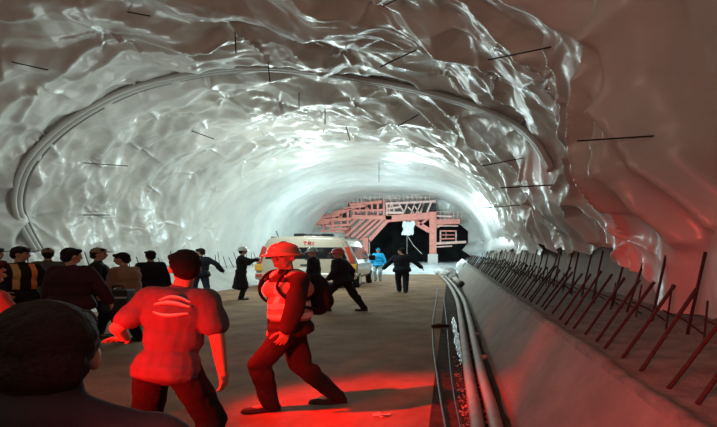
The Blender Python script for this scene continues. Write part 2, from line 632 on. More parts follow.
for (a, b, lab) in bars:
    h = true_hit(*a) or hit(*a)
    front = h.copy()
    Q = at(b[0], b[1], h.y - .22)
    nearer = true_hit(*b)
    if nearer and Q.y > nearer.y - .05: Q = at(b[0], b[1], nearer.y - .05)
    m = MB()
    r = .010 if h.y < 9 else .014 if h.y < 16 else .018
    vec = (front - Q).normalized()
    m.tube([Q - front, Vector((0, 0, 0)), vec * .12], r, 6)
    o = m.build('anchor_bar', M['black_steel'], loc=front)
    tag(o, lab, 'anchor bar', 'anchor bars poking out of the lining')

# ------------------------------------------------------------------ starter bars on the benches
def bvh_of(*names):
    v_, f_ = [], []
    for nm in names:
        me_ = bpy.data.objects[nm].data
        n0 = len(v_)
        v_ += [v.co.copy() for v in me_.vertices]; f_ += [[q + n0 for q in p.vertices] for p in me_.polygons]
    return BVHTree.FromPolygons(v_, f_)
TOPS = bvh_of('trim_3', 'trim_5')
GROUND = bvh_of('floor', 'trim_1', 'trim_2', 'trim_3', 'trim_6')
def top_z(x, y, z0):
    h_, _, _, _ = TOPS.ray_cast(Vector((x, y, 3)), Vector((0, 0, -1)))
    return h_.z if h_ else z0


def rod(a, b, r, label, group, name='starter_bar', bend=None):
    a = Vector(a); b = Vector(b)
    a.z = top_z(a.x, a.y, a.z); b = b - a
    m = MB()
    pts = [Vector((0, 0, .002)), Vector((0, 0, 0)) + b * .0, b * .33, b * .66, b]
    pts[1] = b * .06
    if bend:
        pts = [Vector((0, 0, .002)), b * .06, b * .5 + Vector(bend), b]
    m.tube(pts, r, 6)
    o = m.build(name, M['rebar'], loc=a, smooth=True)
    tag(o, label, 'steel bar', group)
    return o


Y = 5.45; i = 0
while Y < 46:
    j = random.uniform(-.06, .06)
    x = 2.62 + random.uniform(-.05, .05)
    zt = 1.64 + random.uniform(-.06, .05)
    if Y > 12: zt += random.uniform(-.06, .06)
    lab = ('%s tall upright rusty bar from the camera on the right bench' % ordinal(i)) if i < 18 else 'thin far tall bar in the dense far end of the right bench row'
    rod((x, Y, BZ + .02), (x + .24 + random.uniform(-.06, .05), Y + j, zt), .0195, lab, 'tall bars in the back row on the right bench')
    Y += .93 + random.uniform(-.12, .12); i += 1
Y = 3.02; i = 0
while Y < 46:
    x = 1.49 + random.uniform(-.03, .03)
    L = random.uniform(.92, 1.06)
    lab = ('%s slanted rusty bar from the camera along the right bench edge' % ordinal(i)) if i < 25 else 'thin far slanted bar in the dense far end of the right bench row'
    rod((x, Y, BZ - .04), (x + .46 * L, Y + random.uniform(-.08, .08), BZ + .62 * L), .017, lab, 'slanted bars in the front row on the right bench')
    Y += .43 + random.uniform(-.04, .04); i += 1
Y = 5.0; i = 0
while Y < 40:
    x = 2.5 + random.uniform(-.04, .04)
    lab = ('%s short upright bar from the camera between the tall right bars' % ordinal(i)) if i < 18 else 'thin far short bar among the tall bars at the far right'
    rod((x, Y, BZ + .01), (x + .05 + random.uniform(-.03, .05), Y, BZ + .45 + random.uniform(-.05, .08)), .012, lab, 'short bars between the tall ones on the right bench')
    Y += .9 + random.uniform(-.15, .15); i += 1
Y = 4.6; i = 0
while Y < 22:
    x = 2.75 + random.uniform(-.05, .05)
    lab = ('%s bent low hooked bar from the camera at the back of the right bench' % ordinal(i)) if i < 18 else 'far bent low hooked bar at the back of the right bench'
    rod((x, Y, BZ + .03), (x - .42, Y + .05, BZ + .27), .011, lab, 'hooked bars at the back of the right bench', bend=(.0, 0, .03))
    Y += .88 + random.uniform(-.15, .15); i += 1
Y = 14.5; i = 0
while Y < 44:
    x = -12.2 + random.uniform(-.1, .1)
    lab = ('%s thin bar from the camera along the left bench behind the crowd' % ordinal(i)) if i < 40 else 'far thin bar on the left bench'
    rod((x, Y, BZ), (x - random.uniform(.05, .3), Y + random.uniform(-.1, .1), BZ + random.uniform(.6, .95)), .016, lab, 'thin bars along the left bench')
    Y += .75 + random.uniform(-.12, .12); i += 1

# ------------------------------------------------------------------ hoses, cable, puddle, litter
def ground_line(pix, r, z=None):
    return [on_z(x, y, (r if z is None else z)) for x, y in pix]
r = .068
hl = ground_line([(487, 520), (479, 440), (475, 410), (469, 375), (464, 340), (461, 320), (457, 300), (451, 288), (446, 281), (441, 276.5)], r)
m = MB(); m.tube(bez(hl), r, 12)
for k in range(6):
    p = hl[1].lerp(hl[2], .2) if k == 0 else None
o = m.build('hose', M['hose'], smooth=True); tag(o, 'thick tan hose along the gutter, left one of the pair', 'hose', 'pair of hoses by the bench')
hr = ground_line([(520, 520), (499, 440), (492, 410), (482, 375), (474, 340), (469.5, 320), (463.5, 300), (456, 288), (450, 281), (445, 276.5)], r)
m = MB(); m.tube(bez(hr), r, 12)
o = m.build('hose', M['hose'], smooth=True); tag(o, 'thick tan hose touching the bench foot, right one of the pair', 'hose', 'pair of hoses by the bench')
# stub pipe with open end
root = empty('pipe_stub', on_z(461.5, 284, .13))
m = MB(); a = Vector((-.30, 2.6, .1)); m.tube([Vector((0, 0, 0)), a], .13, 14); m.build('pipe', M['hose'], root, smooth=True)
m = MB(); m.tube([Vector((.003, -.05, 0)), Vector((0, .04, 0))], .15, 14); m.build('collar', M['cable'], root, smooth=True)
tag(root, 'short tan pipe with a dark collar lying beside the far hose ends', 'pipe')
# black cable
cb = ground_line([(452, 470), (446, 430), (441, 402), (437, 375), (433.5, 350), (432.5, 330), (434, 312), (437, 296), (437, 285)], .014)
m = MB(); m.tube(bez(cb, 10), .014, 8)
root = m.build('cable', M['cable'], smooth=True); tag(root, 'thin black cable snaking along the dirt floor left of the gutter', 'cable')
m = MB(); p = on_z(436, 326, .05)
m.tube([p + Vector((-.10, 0, 0)), p + Vector((.05, .03, .01)), p + Vector((.30, .05, -.01))], [.035, .05, .03], 8)
m.build('plug', M['cable'], root, smooth=True)
m = MB(); cb2 = ground_line([(461, 430), (454, 395), (450, 365), (448, 340), (446, 318), (444, 300), (442, 288)], .01)
m.tube(bez(cb2, 8), .009, 6)
tag(m.build('wire', M['cable'], smooth=True), 'hair-thin dark wire lying in the gutter beside the puddle', 'wire')
# puddle
outl = [(451.5, 318), (454, 317), (456.5, 324), (458, 334), (460.5, 345), (462.5, 357), (463, 364), (460, 362), (457.5, 352), (455, 344), (454, 335), (452, 327)]
pts = [on_z(x, y, .012) for x, y in outl]
c = sum(pts, Vector()) / len(pts)
V = []; n = len(pts)
bz = bez(pts + [pts[0]], 5)[:-1]
bz = [p + Vector((noise.noise(p * 9) * .05, 0, 0)) for p in bz]
nb = len(bz)
V = [p - c for p in bz] + [p - c - Vector((0, 0, .012)) for p in bz]
Fc = [tuple(range(nb))] + [(i, (i + 1) % nb, nb + (i + 1) % nb, nb + i) for i in range(nb)]
o = link('puddle', mesh_np('puddle', V, Fc, False), M['water'], loc=c); tag(o, 'shiny strip of water in the gutter reflecting the far light', 'puddle')


def rock_mesh(r, seed, sub=2, flat=.7):
    bm = bmesh.new()
    bmesh.ops.create_icosphere(bm, subdivisions=sub, radius=r)
    for v in bm.verts:
        n = noise.noise(v.co / r * 1.3 + Vector((seed * 3.1, seed, 0)))
        v.co *= 1 + .45 * n
        v.co.z *= flat
    me = bpy.data.meshes.new('stone'); bm.to_mesh(me); bm.free()
    return me


# gravel in the gutter (nobody could count it)
m = MB()
for k in range(420):
    t = random.random()
    py = 300 + 127 * t ** .8
    x0 = 449 + (py - 300) * .09; x1 = 466 + (py - 300) * .2
    p = on_z(random.uniform(x0, x1), py, .0)
    r_ = random.uniform(.008, .026)
    vs = [p + Vector((random.uniform(-1, 1), random.uniform(-1, 1), random.uniform(-.2, 1))) * r_ for _ in range(6)]
    m.add(vs, [(0, 1, 2), (0, 2, 3), (0, 3, 4), (0, 4, 1), (5, 2, 1), (5, 3, 2), (5, 4, 3), (5, 1, 4)])
o = m.build('gravel', M['rubble']); tag(o, 'wet gravel strewn along the gutter', 'gravel', kind='stuff')
for (px, py, rr, lab) in [(476.5, 334, .05, 'pinkish stone on the bench foot beside the hoses, upper one'), (484, 357, .055, 'pinkish stone on the bench foot beside the hoses, lower one')]:
    p = on_z(px, py, .1)
    o = link('stone', rock_mesh(rr, px), M['rubble'], loc=p); tag(o, lab, 'stone', 'stones at the bench foot')
m = MB()
p = on_z(381, 415, .012)
for k in range(5):
    a = k * .5
    m.box(Vector((k * .03 - .06, .015 * math.sin(k * 2), .006 * (k % 2))), (.05, .07, .006), Euler((.2 * math.sin(k), .25 * math.cos(k * 2), a)).to_matrix())
o = m.build('litter_scrap', M['paper'], loc=p); tag(o, 'crumpled pale paper scrap on the red-lit floor', 'litter')
# rubble and torn sheet at the far end of the right bench
k = 0
for (px, py, Yd, rr) in [(444, 277, 34, .35), (450, 272, 36, .45), (453, 277, 34, .3), (462, 272, 38, .5), (461, 269, 40, .35), (452, 281, 31, .25), (438, 274, 37, .3)]:
    p = at(px, py, Yd)
    h_ = GROUND.ray_cast(Vector((p.x, p.y, 4)), Vector((0, 0, -1)))[0]
    if h_: p.z = h_.z + rr * .55
    o = link('stone', rock_mesh(rr, k + 2, 2, .8), M['rubble'] if k % 3 else M['white_sheet'], loc=p)
    tag(o, '%s pale rubble lump from the left at the far end of the right bench' % ordinal(k), 'stone', 'rubble lumps at the far bench end')
    k += 1

# pale stop-end lining around the dark portal
opening = [(480, 262), (462, 250), (468, 243), (468, 231), (458, 223), (441, 222), (434, 211), (402, 211), (388, 221), (370, 239), (370, 268)]
cpx, cpy, BY = 415, 254, 48.9
def open_r(a):
    dx, dy = math.cos(a), -math.sin(a)
    best = None
    for (x0, y0), (x1, y1) in zip(opening[:-1], opening[1:]):
        ex, ey = x1 - x0, y1 - y0
        den = dx * ey - dy * ex
        if abs(den) < 1e-9: continue
        t = ((x0 - cpx) * ey - (y0 - cpy) * ex) / den
        u = ((x0 - cpx) * dy - (y0 - cpy) * dx) / den
        if t > 0 and -1e-6 <= u <= 1 + 1e-6: best = t if best is None else min(best, t)
    return best
V, Fc = [], []
na, nr_ = 120, 10
cols = 0
for i in range(na + 1):
    a = -.12 + (math.pi + .30) * i / na
    r0 = open_r(a)
    if r0 is None: continue
    for j in range(nr_ + 1):
        t = j / nr_
        X0 = (cpx + r0 * math.cos(a) - VX) / F * BY; Z0 = EYE + (VY - cpy + r0 * math.sin(a)) / F * BY
        # march out to the lining
        if j == 0:
            R_ = r0
            while inside((cpx + R_ * math.cos(a) - VX) / F * BY, EYE + (VY - cpy + R_ * math.sin(a)) / F * BY) and R_ < 200: R_ += 1
        r_ = r0 + (R_ + 2 - r0) * t
        X = (cpx + r_ * math.cos(a) - VX) / F * BY; Z = EYE + (VY - cpy + r_ * math.sin(a)) / F * BY
        V.append((X, BY - .9 * t + .35 * noise.noise(Vector((X * .8, 1, Z * .8))) * (1 - .5 * t), Z))
    cols += 1
for i in range(cols - 1):
    for j in range(nr_):
        p = i * (nr_ + 1) + j
        Fc.append((p, p + 1, p + nr_ + 2, p + nr_ + 1))
tag(link('trim_10', mesh_np('trim_10', V, Fc), M['membrane']), 'pale stop-end lining closing the tunnel around the gantry portal', kind='structure')

# ------------------------------------------------------------------ gantry (lining trolley) filling the far section
GY = 47.6
groot = empty('lining_gantry', at(392, 262, GY))
tag(groot, 'salmon red steel lining gantry spanning the tunnel at the bright far end', 'gantry')
GO = Vector(groot.location)


def gp(px, py, dy=0.0):
    v = at(px, py, GY) - GO
    v.y = dy
    return v


PXM = GY / F      # metres per pixel there


def gpart(name, segs, wpx, mt='gantry', dy=0.0, dep=.3):
    """each segment is a beam of its own"""
    for s_ in segs:
        (x0, y0, x1, y1) = s_[:4]
        w = (s_[4] if len(s_) > 4 else wpx) * PXM
        ddy = s_[5] if len(s_) > 5 else dy
        m = MB(); m.bar(gp(x0, y0, ddy), gp(x1, y1, ddy), w, dep)
        m.build(name, M[mt], groot)


gpart('column', [(433, 212, 433, 254, 7), (366, 238, 366, 262, 5), (347, 226, 347, 262, 4, .8)], 6, dep=.6)
for (x, w) in [(433, 10), (366, 8), (347, 7)]:
    m = MB(); m.box(gp(x, 258.5, 0 if x != 347 else .8), (w * PXM, .9, 9 * PXM)); m.build('pedestal', M['grey_steel'], groot, bevel=.03)
gpart('main_beam', [(386, 219, 434, 215.5, 6.5), (352, 217, 392, 218, 4), (432, 222.5, 460, 221.5, 5), (318, 221, 352, 219, 3)], 5, dep=.55)
gpart('brace', [(406, 217, 430, 231, 5), (388, 220, 370, 240, 3.6), (384, 219, 361, 240, 2.2), (378, 219, 356, 239, 2.2), (372, 219, 351, 238, 2.2), (366, 218, 346, 236, 2),
                (360, 217, 341, 232, 1.6), (431, 216, 420, 225, 2.2), (352, 206, 362, 216, 1.3), (366, 206, 374, 216, 1.3), (436, 228, 446, 222, 2)], 2, dep=.25)
gpart('arch_panel', [(310, 224, 330, 223, 2.4), (312, 221.5, 332, 219.5, 2), (316, 218.5, 340, 215, 2.4), (324, 216, 346, 212, 1.6), (334, 212.5, 352, 209, 2), (344, 209, 366, 205.5, 2.4),
                     (350, 205, 382, 202, 2.6), (326, 226, 350, 225, 2), (330, 229, 348, 229, 2), (320, 231, 345, 232, 1.6), (352, 211, 384, 210, 1.8)], 2, dep=.5)
gpart('post', [(324, 216, 324, 230, 1.8), (333, 213, 334, 231, 2), (341, 209, 342, 232, 1.8), (348, 207, 348, 228, 2.2), (354, 204, 354, 220, 1.8), (360, 203, 360, 219, 1.4), (366, 201, 367, 218, 2),
               (372, 201, 372, 218, 1.8), (378, 200, 378, 218, 2), (384, 200, 384, 219, 2.2), (316, 219, 316, 227, 1.4), (345, 210, 336, 222, 1.4), (338, 212, 331, 224, 1.2)], 2, dep=.25)
# pale rods and dark shuttering over the middle and right of the portal
m = MB(); m.box(gp(418, 209, .5), (36 * PXM, .12, 11 * PXM)); m.build('shutter_panel', M['dark_steel'], groot)
m = MB(); m.box(gp(365, 206, .45), (36 * PXM, .1, 7 * PXM)); m.build('shutter_panel', M['dark_steel'], groot)
m = MB(); m.box(gp(332, 217, .5), (34 * PXM, .1, 8 * PXM)); m.build('shutter_panel', M['dark_steel'], groot)
gpart('strut', [(404, 213, 408, 202), (411, 214, 415, 203), (416, 214, 421, 203), (421, 213, 424, 202), (427, 213, 432, 200, 1.8), (408, 207, 414, 213), (414, 205, 419, 213), (424, 204, 420, 213), (400, 206, 405, 213)], 1.2, 'gantry_pale', -.1, .12)
gpart('walkway', [(386, 204, 436, 201.5, 2.0), (386, 213, 404, 213, 2.2), (388, 209, 402, 207, 1.6), (437, 216, 452, 217, 1.6), (436, 243.5, 466, 242, 2.4), (436, 247, 452, 246, 1.2), (310, 226.5, 322, 226.5, 1.4)], 2, 'gantry_pale', -.05, .6)
gpart('frame_post', [(389, 213, 392, 201, 1.6), (395, 213, 392, 203, 1.3), (397, 201, 404, 212, 1.5), (387, 202, 387, 216, 1.8), (440.5, 231, 440.5, 243, 1.4), (456, 231, 456, 243, 1.4), (436, 226, 458, 226, 1.2)], 1.4, 'gantry_pale', -.1, .15)
gpart('cage_rail', [(440, 231, 456.5, 231, 1.3), (440, 235, 456, 235, .7), (440, 239, 456.5, 238.5, 1.2), (446, 231, 446, 239, .6)], 1.2, 'gantry', -.1, .15)
# thin guard rails on top
for (x0, x1, yb, yt) in [(366, 384, 202, 194), (386, 400, 201, 196), (404, 434, 201, 195), (318, 348, 214, 207), (436, 462, 220, 212), (350, 366, 205, 198)]:
    m = MB()
    nn = max(3, int((x1 - x0) / 4))
    for k in range(nn + 1):
        x = x0 + (x1 - x0) * k / nn
        slope = 0 if x0 >= 366 else -(x - x0) * .28
        slope = slope if x0 < 366 and x1 <= 348 else 0
        m.bar(gp(x, yb + slope, -.2), gp(x, yt + slope, -.2), .045)
    sl = -(x1 - x0) * .28 if x1 <= 348 else 0
    m.bar(gp(x0, yt, -.2), gp(x1, yt + sl, -.2), .045)
    m.bar(gp(x0, (yt + yb) / 2, -.2), gp(x1, (yt + yb) / 2 + sl, -.2), .04)
    m.build('guard_rail', M['gantry_pale'], groot)
# cross members to a second frame behind, so that the gantry has depth
for (x, y) in [(433, 217), (388, 219), (366, 240), (354, 218), (455, 222)]:
    m = MB(); m.bar(gp(x, y, 0), gp(x, y, 2.2), .3); m.build('cross_beam', M['gantry'], groot)
gpart('rear_beam', [(350, 218, 455, 218, 3, 2.2)], 3, dep=.3)
# torn white sheet caught under the beam, and its rope
bm = bmesh.new()
bmesh.ops.create_grid(bm, x_segments=14, y_segments=14, size=.5)
for v in bm.verts:
    n = noise.noise(Vector((v.co.x * 5, v.co.y * 5, 1)))
    n2 = noise.noise(Vector((v.co.x * 3, v.co.y * 3, 7)))
    x, y = v.co.x, v.co.y
    v.co = Vector((x * 1.0 * (1 + .4 * n2) + .15 * y, -.2 + .3 * n, y * 1.25 + .25 * noise.noise(Vector((x * 4, 2, 0)))))
bmesh.ops.solidify(bm, geom=bm.faces[:], thickness=.02)
me = bpy.data.meshes.new('torn_sheet'); bm.to_mesh(me); bm.free()
o = link('torn_sheet', me, M['white_sheet'], loc=at(408.5, 228.5, GY - .6)); tag(o, 'crumpled white sheet hanging from the gantry over the dark opening', 'sheet')
m = MB(); P0 = at(407, 235, GY - .6); P1 = at(422, 254, GY - .6)
m.tube([Vector(), (P1 - P0) * .5 + Vector((-.1, 0, -.08)), P1 - P0], .03, 6); m.build('rope', M['grey_steel'], o, Vector((P0 - o.location)))
m = MB(); P1 = at(407, 254, GY - .6); m.tube([Vector(), P1 - P0], .018, 6); m.build('rope', M['grey_steel'], o, Vector((P0 - o.location)))

# ------------------------------------------------------------------ van, seen from the rear
VYR = 22.6
vx0 = (255 - VX) / F * VYR; vx1 = (357.5 - VX) / F * VYR
vw = vx1 - vx0
van = empty('van', ((vx0 + vx1) / 2, VYR, 0))
tag(van, 'cream white ambulance van parked with its rear towards the camera', 'van')
hw = vw / 2
VL = 5.2
# cross section outline (x, z) of the rear, rounded shoulders
sec = [(-.93, .42), (-.985, .55), (-1, .85), (-1, 1.12), (-.965, 1.35), (-.90, 1.62), (-.83, 1.92), (-.775, 2.16), (-.70, 2.28), (-.55, 2.34), (0, 2.37)]
sec = sec + [(-x, z) for x, z in sec[::-1][1:]]
stations = [(-.02, .96, -.06), (.10, 1.0, 0), (.5, 1.0, .02), (2.0, 1.0, .03), (3.4, 1.0, .0), (3.9, .985, -.25), (4.5, .97, -.95), (5.0, .93, -1.15), (5.2, .86, -1.25)]
V, Fc = [], []
ns = len(sec)
for (y, kx, dz) in stations:
    for (x, z) in sec:
        zz = z + (dz * max(0, (z - 1.0) / 1.37) if dz < 0 else dz * (z > 1.9))
        V.append((x * hw * kx, y, zz))
for j in range(len(stations) - 1):
    for i in range(ns - 1):
        a = j * ns + i
        Fc.append((a, a + ns, a + ns + 1, a + 1))
    a = j * ns
    Fc.append((a, a + ns - 1, a + 2 * ns - 1, a + ns))
Fc.append(tuple(range(ns))); Fc.append(tuple(range((len(stations) - 1) * ns, len(stations) * ns))[::-1])
o = link('body', mesh_np('body', V, Fc, False), M['van_white'], van)
bv = o.modifiers.new('b', 'BEVEL'); bv.width = .05; bv.segments = 3; bv.limit_method = 'ANGLE'; bv.angle_limit = math.radians(50)


def panel(name, pts, y, th, mt, par=van, bev=.015):
    """flat panel with depth standing on the rear face"""
    n = len(pts)
    V = [(x, y - th, z) for x, z in pts] + [(x, y + .06, z) for x, z in pts]
    Fc = [tuple(range(n))[::-1], tuple(range(n, 2 * n))] + [(i, (i + 1) % n, n + (i + 1) % n, n + i) for i in range(n)]
    m = MB(); m.add(V, Fc)
    return m.build(name, M[mt], par, bevel=bev)


door = panel('tailgate', [(-hw * .86, .62), (-hw * .89, 1.1), (-hw * .70, 2.10), (-hw * .5, 2.14), (hw * .5, 2.14), (hw * .70, 2.10), (hw * .89, 1.1), (hw * .86, .62)], -.03, .025, 'van_white')
panel('rear_window', [(-hw * .80, 1.34), (-hw * .70, 1.86), (hw * .70, 1.86), (hw * .80, 1.34)], -.05, .03, 'van_glass', door)
panel('door_handle', [(-.25, 1.02), (-.25, 1.1), (.25, 1.1), (.25, 1.02)], -.055, .04, 'dark_steel', door)
pt = panel('number_plate', [(-.32, .78), (-.32, .93), (.32, .93), (.32, .78)], -.055, .02, 'plate', door)
panel('wiper', [(-.05, 1.30), (-.05, 1.34), (.8, 1.38), (.8, 1.35)], -.075, .02, 'dark_steel', door)
# red lettering over the window (illegible at this size, three strokes groups)
m = MB()
def letter(strokes, x, z, s):
    for (a, b, c, d) in strokes:
        m.bar((x + a * s, -.085, z + b * s), (x + c * s, -.085, z + d * s), .045, .02)
T_ = [(0, 1, 1, 1), (.5, 0, .5, 1)]
R_ = [(0, 0, 0, 1), (0, 1, .8, 1), (.8, 1, .8, .5), (.8, .5, 0, .5), (.3, .5, .9, 0)]
I_ = [(0, 0, 0, 1)]
lx = (303.5 - 306) * VYR / F
letter(T_, lx, 1.96, .15); letter(R_, lx + .22, 1.96, .15); letter(I_, lx + .44, 1.96, .15)
m.build('lettering', M['red_letter'], van)
for s_ in (-1, 1):
    m = MB()
    p0 = [(s_ * hw * .905, 1.16), (s_ * hw * .80, 1.90)]
    m.bar((p0[0][0], -.06, p0[0][1]), (p0[1][0], -.06, p0[1][1]), .20, .10)
    tl = m.build('tail_light', M['red_lens'], van, bevel=.03)
    m = MB(); m.box((s_ * hw * .915, -.085, .96), (.34, .10, .30)); m.build('indicator', M['amber_lens'], tl, bevel=.03)
    m = MB(); m.box((s_ * hw * .90, -.16, .60), (.30, .06, .12)); m.build('reflector', M['red_lens'], tl, bevel=.02)
m = MB(); m.box((0, .0, .56), (vw * .985, .30, .30)); m.build('bumper', M['van_white'], van, bevel=.07)
m = MB(); m.box((0, -.02, .41), (vw * .8, .2, .08)); m.build('tow_bar', M['dark_steel'], van, bevel=.02)


def wheel(x, y):
    m = MB(); m.tube([Vector((x - .14, y, .36)), Vector((x - .10, y, .36)), Vector((x + .10, y, .36)), Vector((x + .14, y, .36))], [.32, .36, .36, .32], 24)
    w = m.build('wheel', M['rubber'], van)
    m = MB(); m.tube([Vector((x - .145, y, .36)), Vector((x + .145, y, .36))], [.2, .2], 18); m.build('rim', M['grey_steel'], w)


for sx in (-1, 1):
    wheel(sx * (hw - .16), .75); wheel(sx * (hw - .16), 4.25)
# right and left side glazing, leaning with the cabin side
for s_ in (-1, 1):
    for (ya, yb) in [(.35, 1.45), (1.55, 2.65), (2.75, 3.75)]:
        m = MB()
        A = [(s_ * hw * .978, ya, 1.30), (s_ * hw * .978, yb, 1.30), (s_ * hw * .845, yb, 1.90), (s_ * hw * .845, ya, 1.90)]
        B = [(x - s_ * .05, y, z) for x, y, z in A]
        m.add([*A, *B], [(0, 1, 2, 3), (4, 7, 6, 5), (0, 4, 5, 1), (1, 5, 6, 2), (2, 6, 7, 3), (3, 7, 4, 0)])
        m.build('side_window', M['van_glass'], van)
    m = MB(); m.box((s_ * (hw + .17), 3.2, 1.36), (.34, .16, .26)); mr = m.build('side_mirror', M['rubber'], van, bevel=.05)
# roof bar and aerials
m = MB(); m.box((hw * .05, .9, 2.43), (vw * .40, .30, .12)); lb = m.build('light_bar', M['dark_steel'], van, bevel=.03)
for s_ in (-1, 1):
    m = MB(); m.box((hw * .05 + s_ * vw * .14, .9, 2.45), (.5, .32, .13)); m.build('beacon', M['rubber'], lb, bevel=.03)
m = MB(); m.tube([Vector((-hw * .62, .6, 2.3)), Vector((-hw * .66, .5, 2.62))], .02, 6); m.build('aerial', M['cable'], van)
for x in (-.75, .6, .72): 
    m = MB(); m.bar((hw * x, .5, 2.33), (hw * x, 3.2, 2.36), .06); m.build('roof_rail', M['dark_steel'], van)

# ------------------------------------------------------------------ people
def capsule(a, b, r0, r1, n=14):
    a, b = Vector(a), Vector(b)
    d = b - a
    L = d.length
    if L < 1e-5: d = Vector((0, 0, 1)); L = 1e-5
    z = d.normalized()
    x = z.cross(Vector((0, 1, .3))).normalized() if abs(z.y) < .9 else z.cross(Vector((1, 0, 0))).normalized()
    y = z.cross(x)
    rings = []
    for k in range(1, 5):
        t = math.pi / 2 * k / 4
        rings.append((-math.cos(t) * r0, math.sin(t) * r0))
    for k in range(0, 4):
        t = math.pi / 2 * k / 4
        rings.append((L + math.sin(t) * r1, math.cos(t) * r1))
    V = [a - z * r0]
    for h, r in rings:
        for i in range(n):
            q = 2 * math.pi * i / n
            V.append(a + z * h + (x * math.cos(q) + y * math.sin(q)) * r)
    V.append(b + z * r1)
    Fc = [(0, 1 + (i + 1) % n, 1 + i) for i in range(n)]
    for j in range(len(rings) - 1):
        for i in range(n):
            p, q = 1 + j * n + i, 1 + j * n + (i + 1) % n
            Fc.append((p, q, q + n, p + n))
    e = len(V) - 1; l = 1 + (len(rings) - 1) * n
    Fc += [(e, l + i, l + (i + 1) % n) for i in range(n)]
    return V, Fc


def ellip(c, r, R=None, n=18):
    c = Vector(c); V = []; Fc = []
    mN = n // 2
    V.append(Vector((0, 0, -1)))
    for j in range(1, mN):
        t = -math.pi / 2 + math.pi * j / mN
        for i in range(n):
            q = 2 * math.pi * i / n
            V.append(Vector((math.cos(t) * math.cos(q), math.cos(t) * math.sin(q), math.sin(t))))
    V.append(Vector((0, 0, 1)))
    for i in range(n): Fc.append((0, 1 + (i + 1) % n, 1 + i))
    for j in range(mN - 2):
        for i in range(n):
            p, q = 1 + j * n + i, 1 + j * n + (i + 1) % n
            Fc.append((p, q, q + n, p + n))
    e = len(V) - 1; l = 1 + (mN - 2) * n
    Fc += [(e, l + i, l + (i + 1) % n) for i in range(n)]
    out = []
    for v in V:
        w = Vector((v.x * r[0], v.y * r[1], v.z * r[2]))
        if R is not None: w = R @ w
        out.append(c + w)
    return out, Fc


def remesh(prims, voxel, smooth=3, wr=0.0, wscale=9.0, seed=0.0):
    """fuse closed pieces into ONE continuous skin; returns vertex array and faces"""
    m = MB()
    for V, Fc in prims: m.add(V, Fc)
    me = bpy.data.meshes.new('tmp'); me.from_pydata(m.V, [], m.F); me.update()
    o = bpy.data.objects.new('tmp', me); COL.objects.link(o)
    rm = o.modifiers.new('r', 'REMESH'); rm.mode = 'VOXEL'; rm.voxel_size = voxel
    if smooth:
        s_ = o.modifiers.new('s', 'SMOOTH'); s_.factor = .5; s_.iterations = smooth
    dg = bpy.context.evaluated_depsgraph_get()
    me2 = bpy.data.meshes.new_from_object(o.evaluated_get(dg))
    n = len(me2.vertices)
    co = np.empty(n * 3); me2.vertices.foreach_get('co', co); co = co.reshape(-1, 3)
    no = np.empty(n * 3); me2.vertices.foreach_get('normal', no); no = no.reshape(-1, 3)
    Fc = [tuple(p.vertices) for p in me2.polygons]
    if wr:
        for i in range(n):
            v = Vector(co[i])
            k = noise.noise(Vector((v.x * wscale + seed, v.y * wscale, v.z * wscale * .7)))
            k2 = noise.noise(Vector((v.x * wscale * 2.3, v.y * wscale * 2.3 + seed, v.z * wscale * 1.3)))
            co[i] += no[i] * wr * (k + .5 * k2)
    bpy.data.objects.remove(o); bpy.data.meshes.remove(me); bpy.data.meshes.remove(me2)
    return co, Fc


def ik(a, t, l1, l2, pole):
    a, t = Vector(a), Vector(t)
    d = t - a
    L = min(d.length, (l1 + l2) * .998)
    u = d.normalized()
    t = a + u * L
    ca = (l1 * l1 + L * L - l2 * l2) / (2 * l1 * L)
    h = l1 * math.sqrt(max(0, 1 - ca * ca))
    p = Vector(pole); p = p - u * p.dot(u)
    p.normalize()
    return a + u * l1 * ca + p * h, t


def frame(fwd, up):
    """matrix with y along fwd, z near up"""
    y = Vector(fwd).normalized(); x = y.cross(Vector(up)).normalized(); z = x.cross(y)
    return Matrix((x, y, z)).transposed()


def hand_prims(wrist, dirv, palm_n, side, curl=.5, spread=.12):
    """palm, four unequal bent fingers and a thumb leaving the side of the palm"""
    R = frame(dirv, palm_n)      # y along hand, z out of the back of the hand
    P = lambda x, y, z: Vector(wrist) + R @ Vector((x, y, z))
    pr = [ellip(P(0, .045, 0), (.041, .055, .017), R, 12), capsule(P(0, -.01, 0), P(0, .03, 0), .026, .028, 10),
          capsule(P(-.026, .08, 0), P(.026, .08, 0), .015, .015, 10)]
    L = [.064, .074, .070, .055]
    for k in range(4):
        x = (-.029 + .0193 * k)
        b = P(x, .082, 0)
        a = 0.0
        sp = (k - 1.5) * spread
        q = b
        for sgm, f in enumerate((.45, .32, .26)):
            a += curl * (.55, .8, .6)[sgm]
            d = R @ Vector((math.sin(sp) * math.cos(a), math.cos(sp) * math.cos(a), -math.sin(a)))
            e = q + d * L[k] * f * 1.15
            pr.append(capsule(q, e, .0098 - .0008 * sgm, .0092 - .0008 * sgm, 8))
            q = e
    sx = -1 if side > 0 else 1   # thumb towards the body's front when palms face in
    q = P(sx * .028, .022, -.002)
    for (dx, dy, dz, l) in ((.75, .62, -.25, .042), (.42, .85, -.35, .033), (.15, .92, -.4, .026)):
        d = R @ Vector((sx * dx, dy, dz)).normalized()
        e = q + d * l
        pr.append(capsule(q, e, .0125, .0105, 8)); q = e
    return pr


def set_mesh(name, co, Fc, mt, parent=None, loc=None):
    return link(name, mesh_np(name, co, Fc), mt, parent, loc)


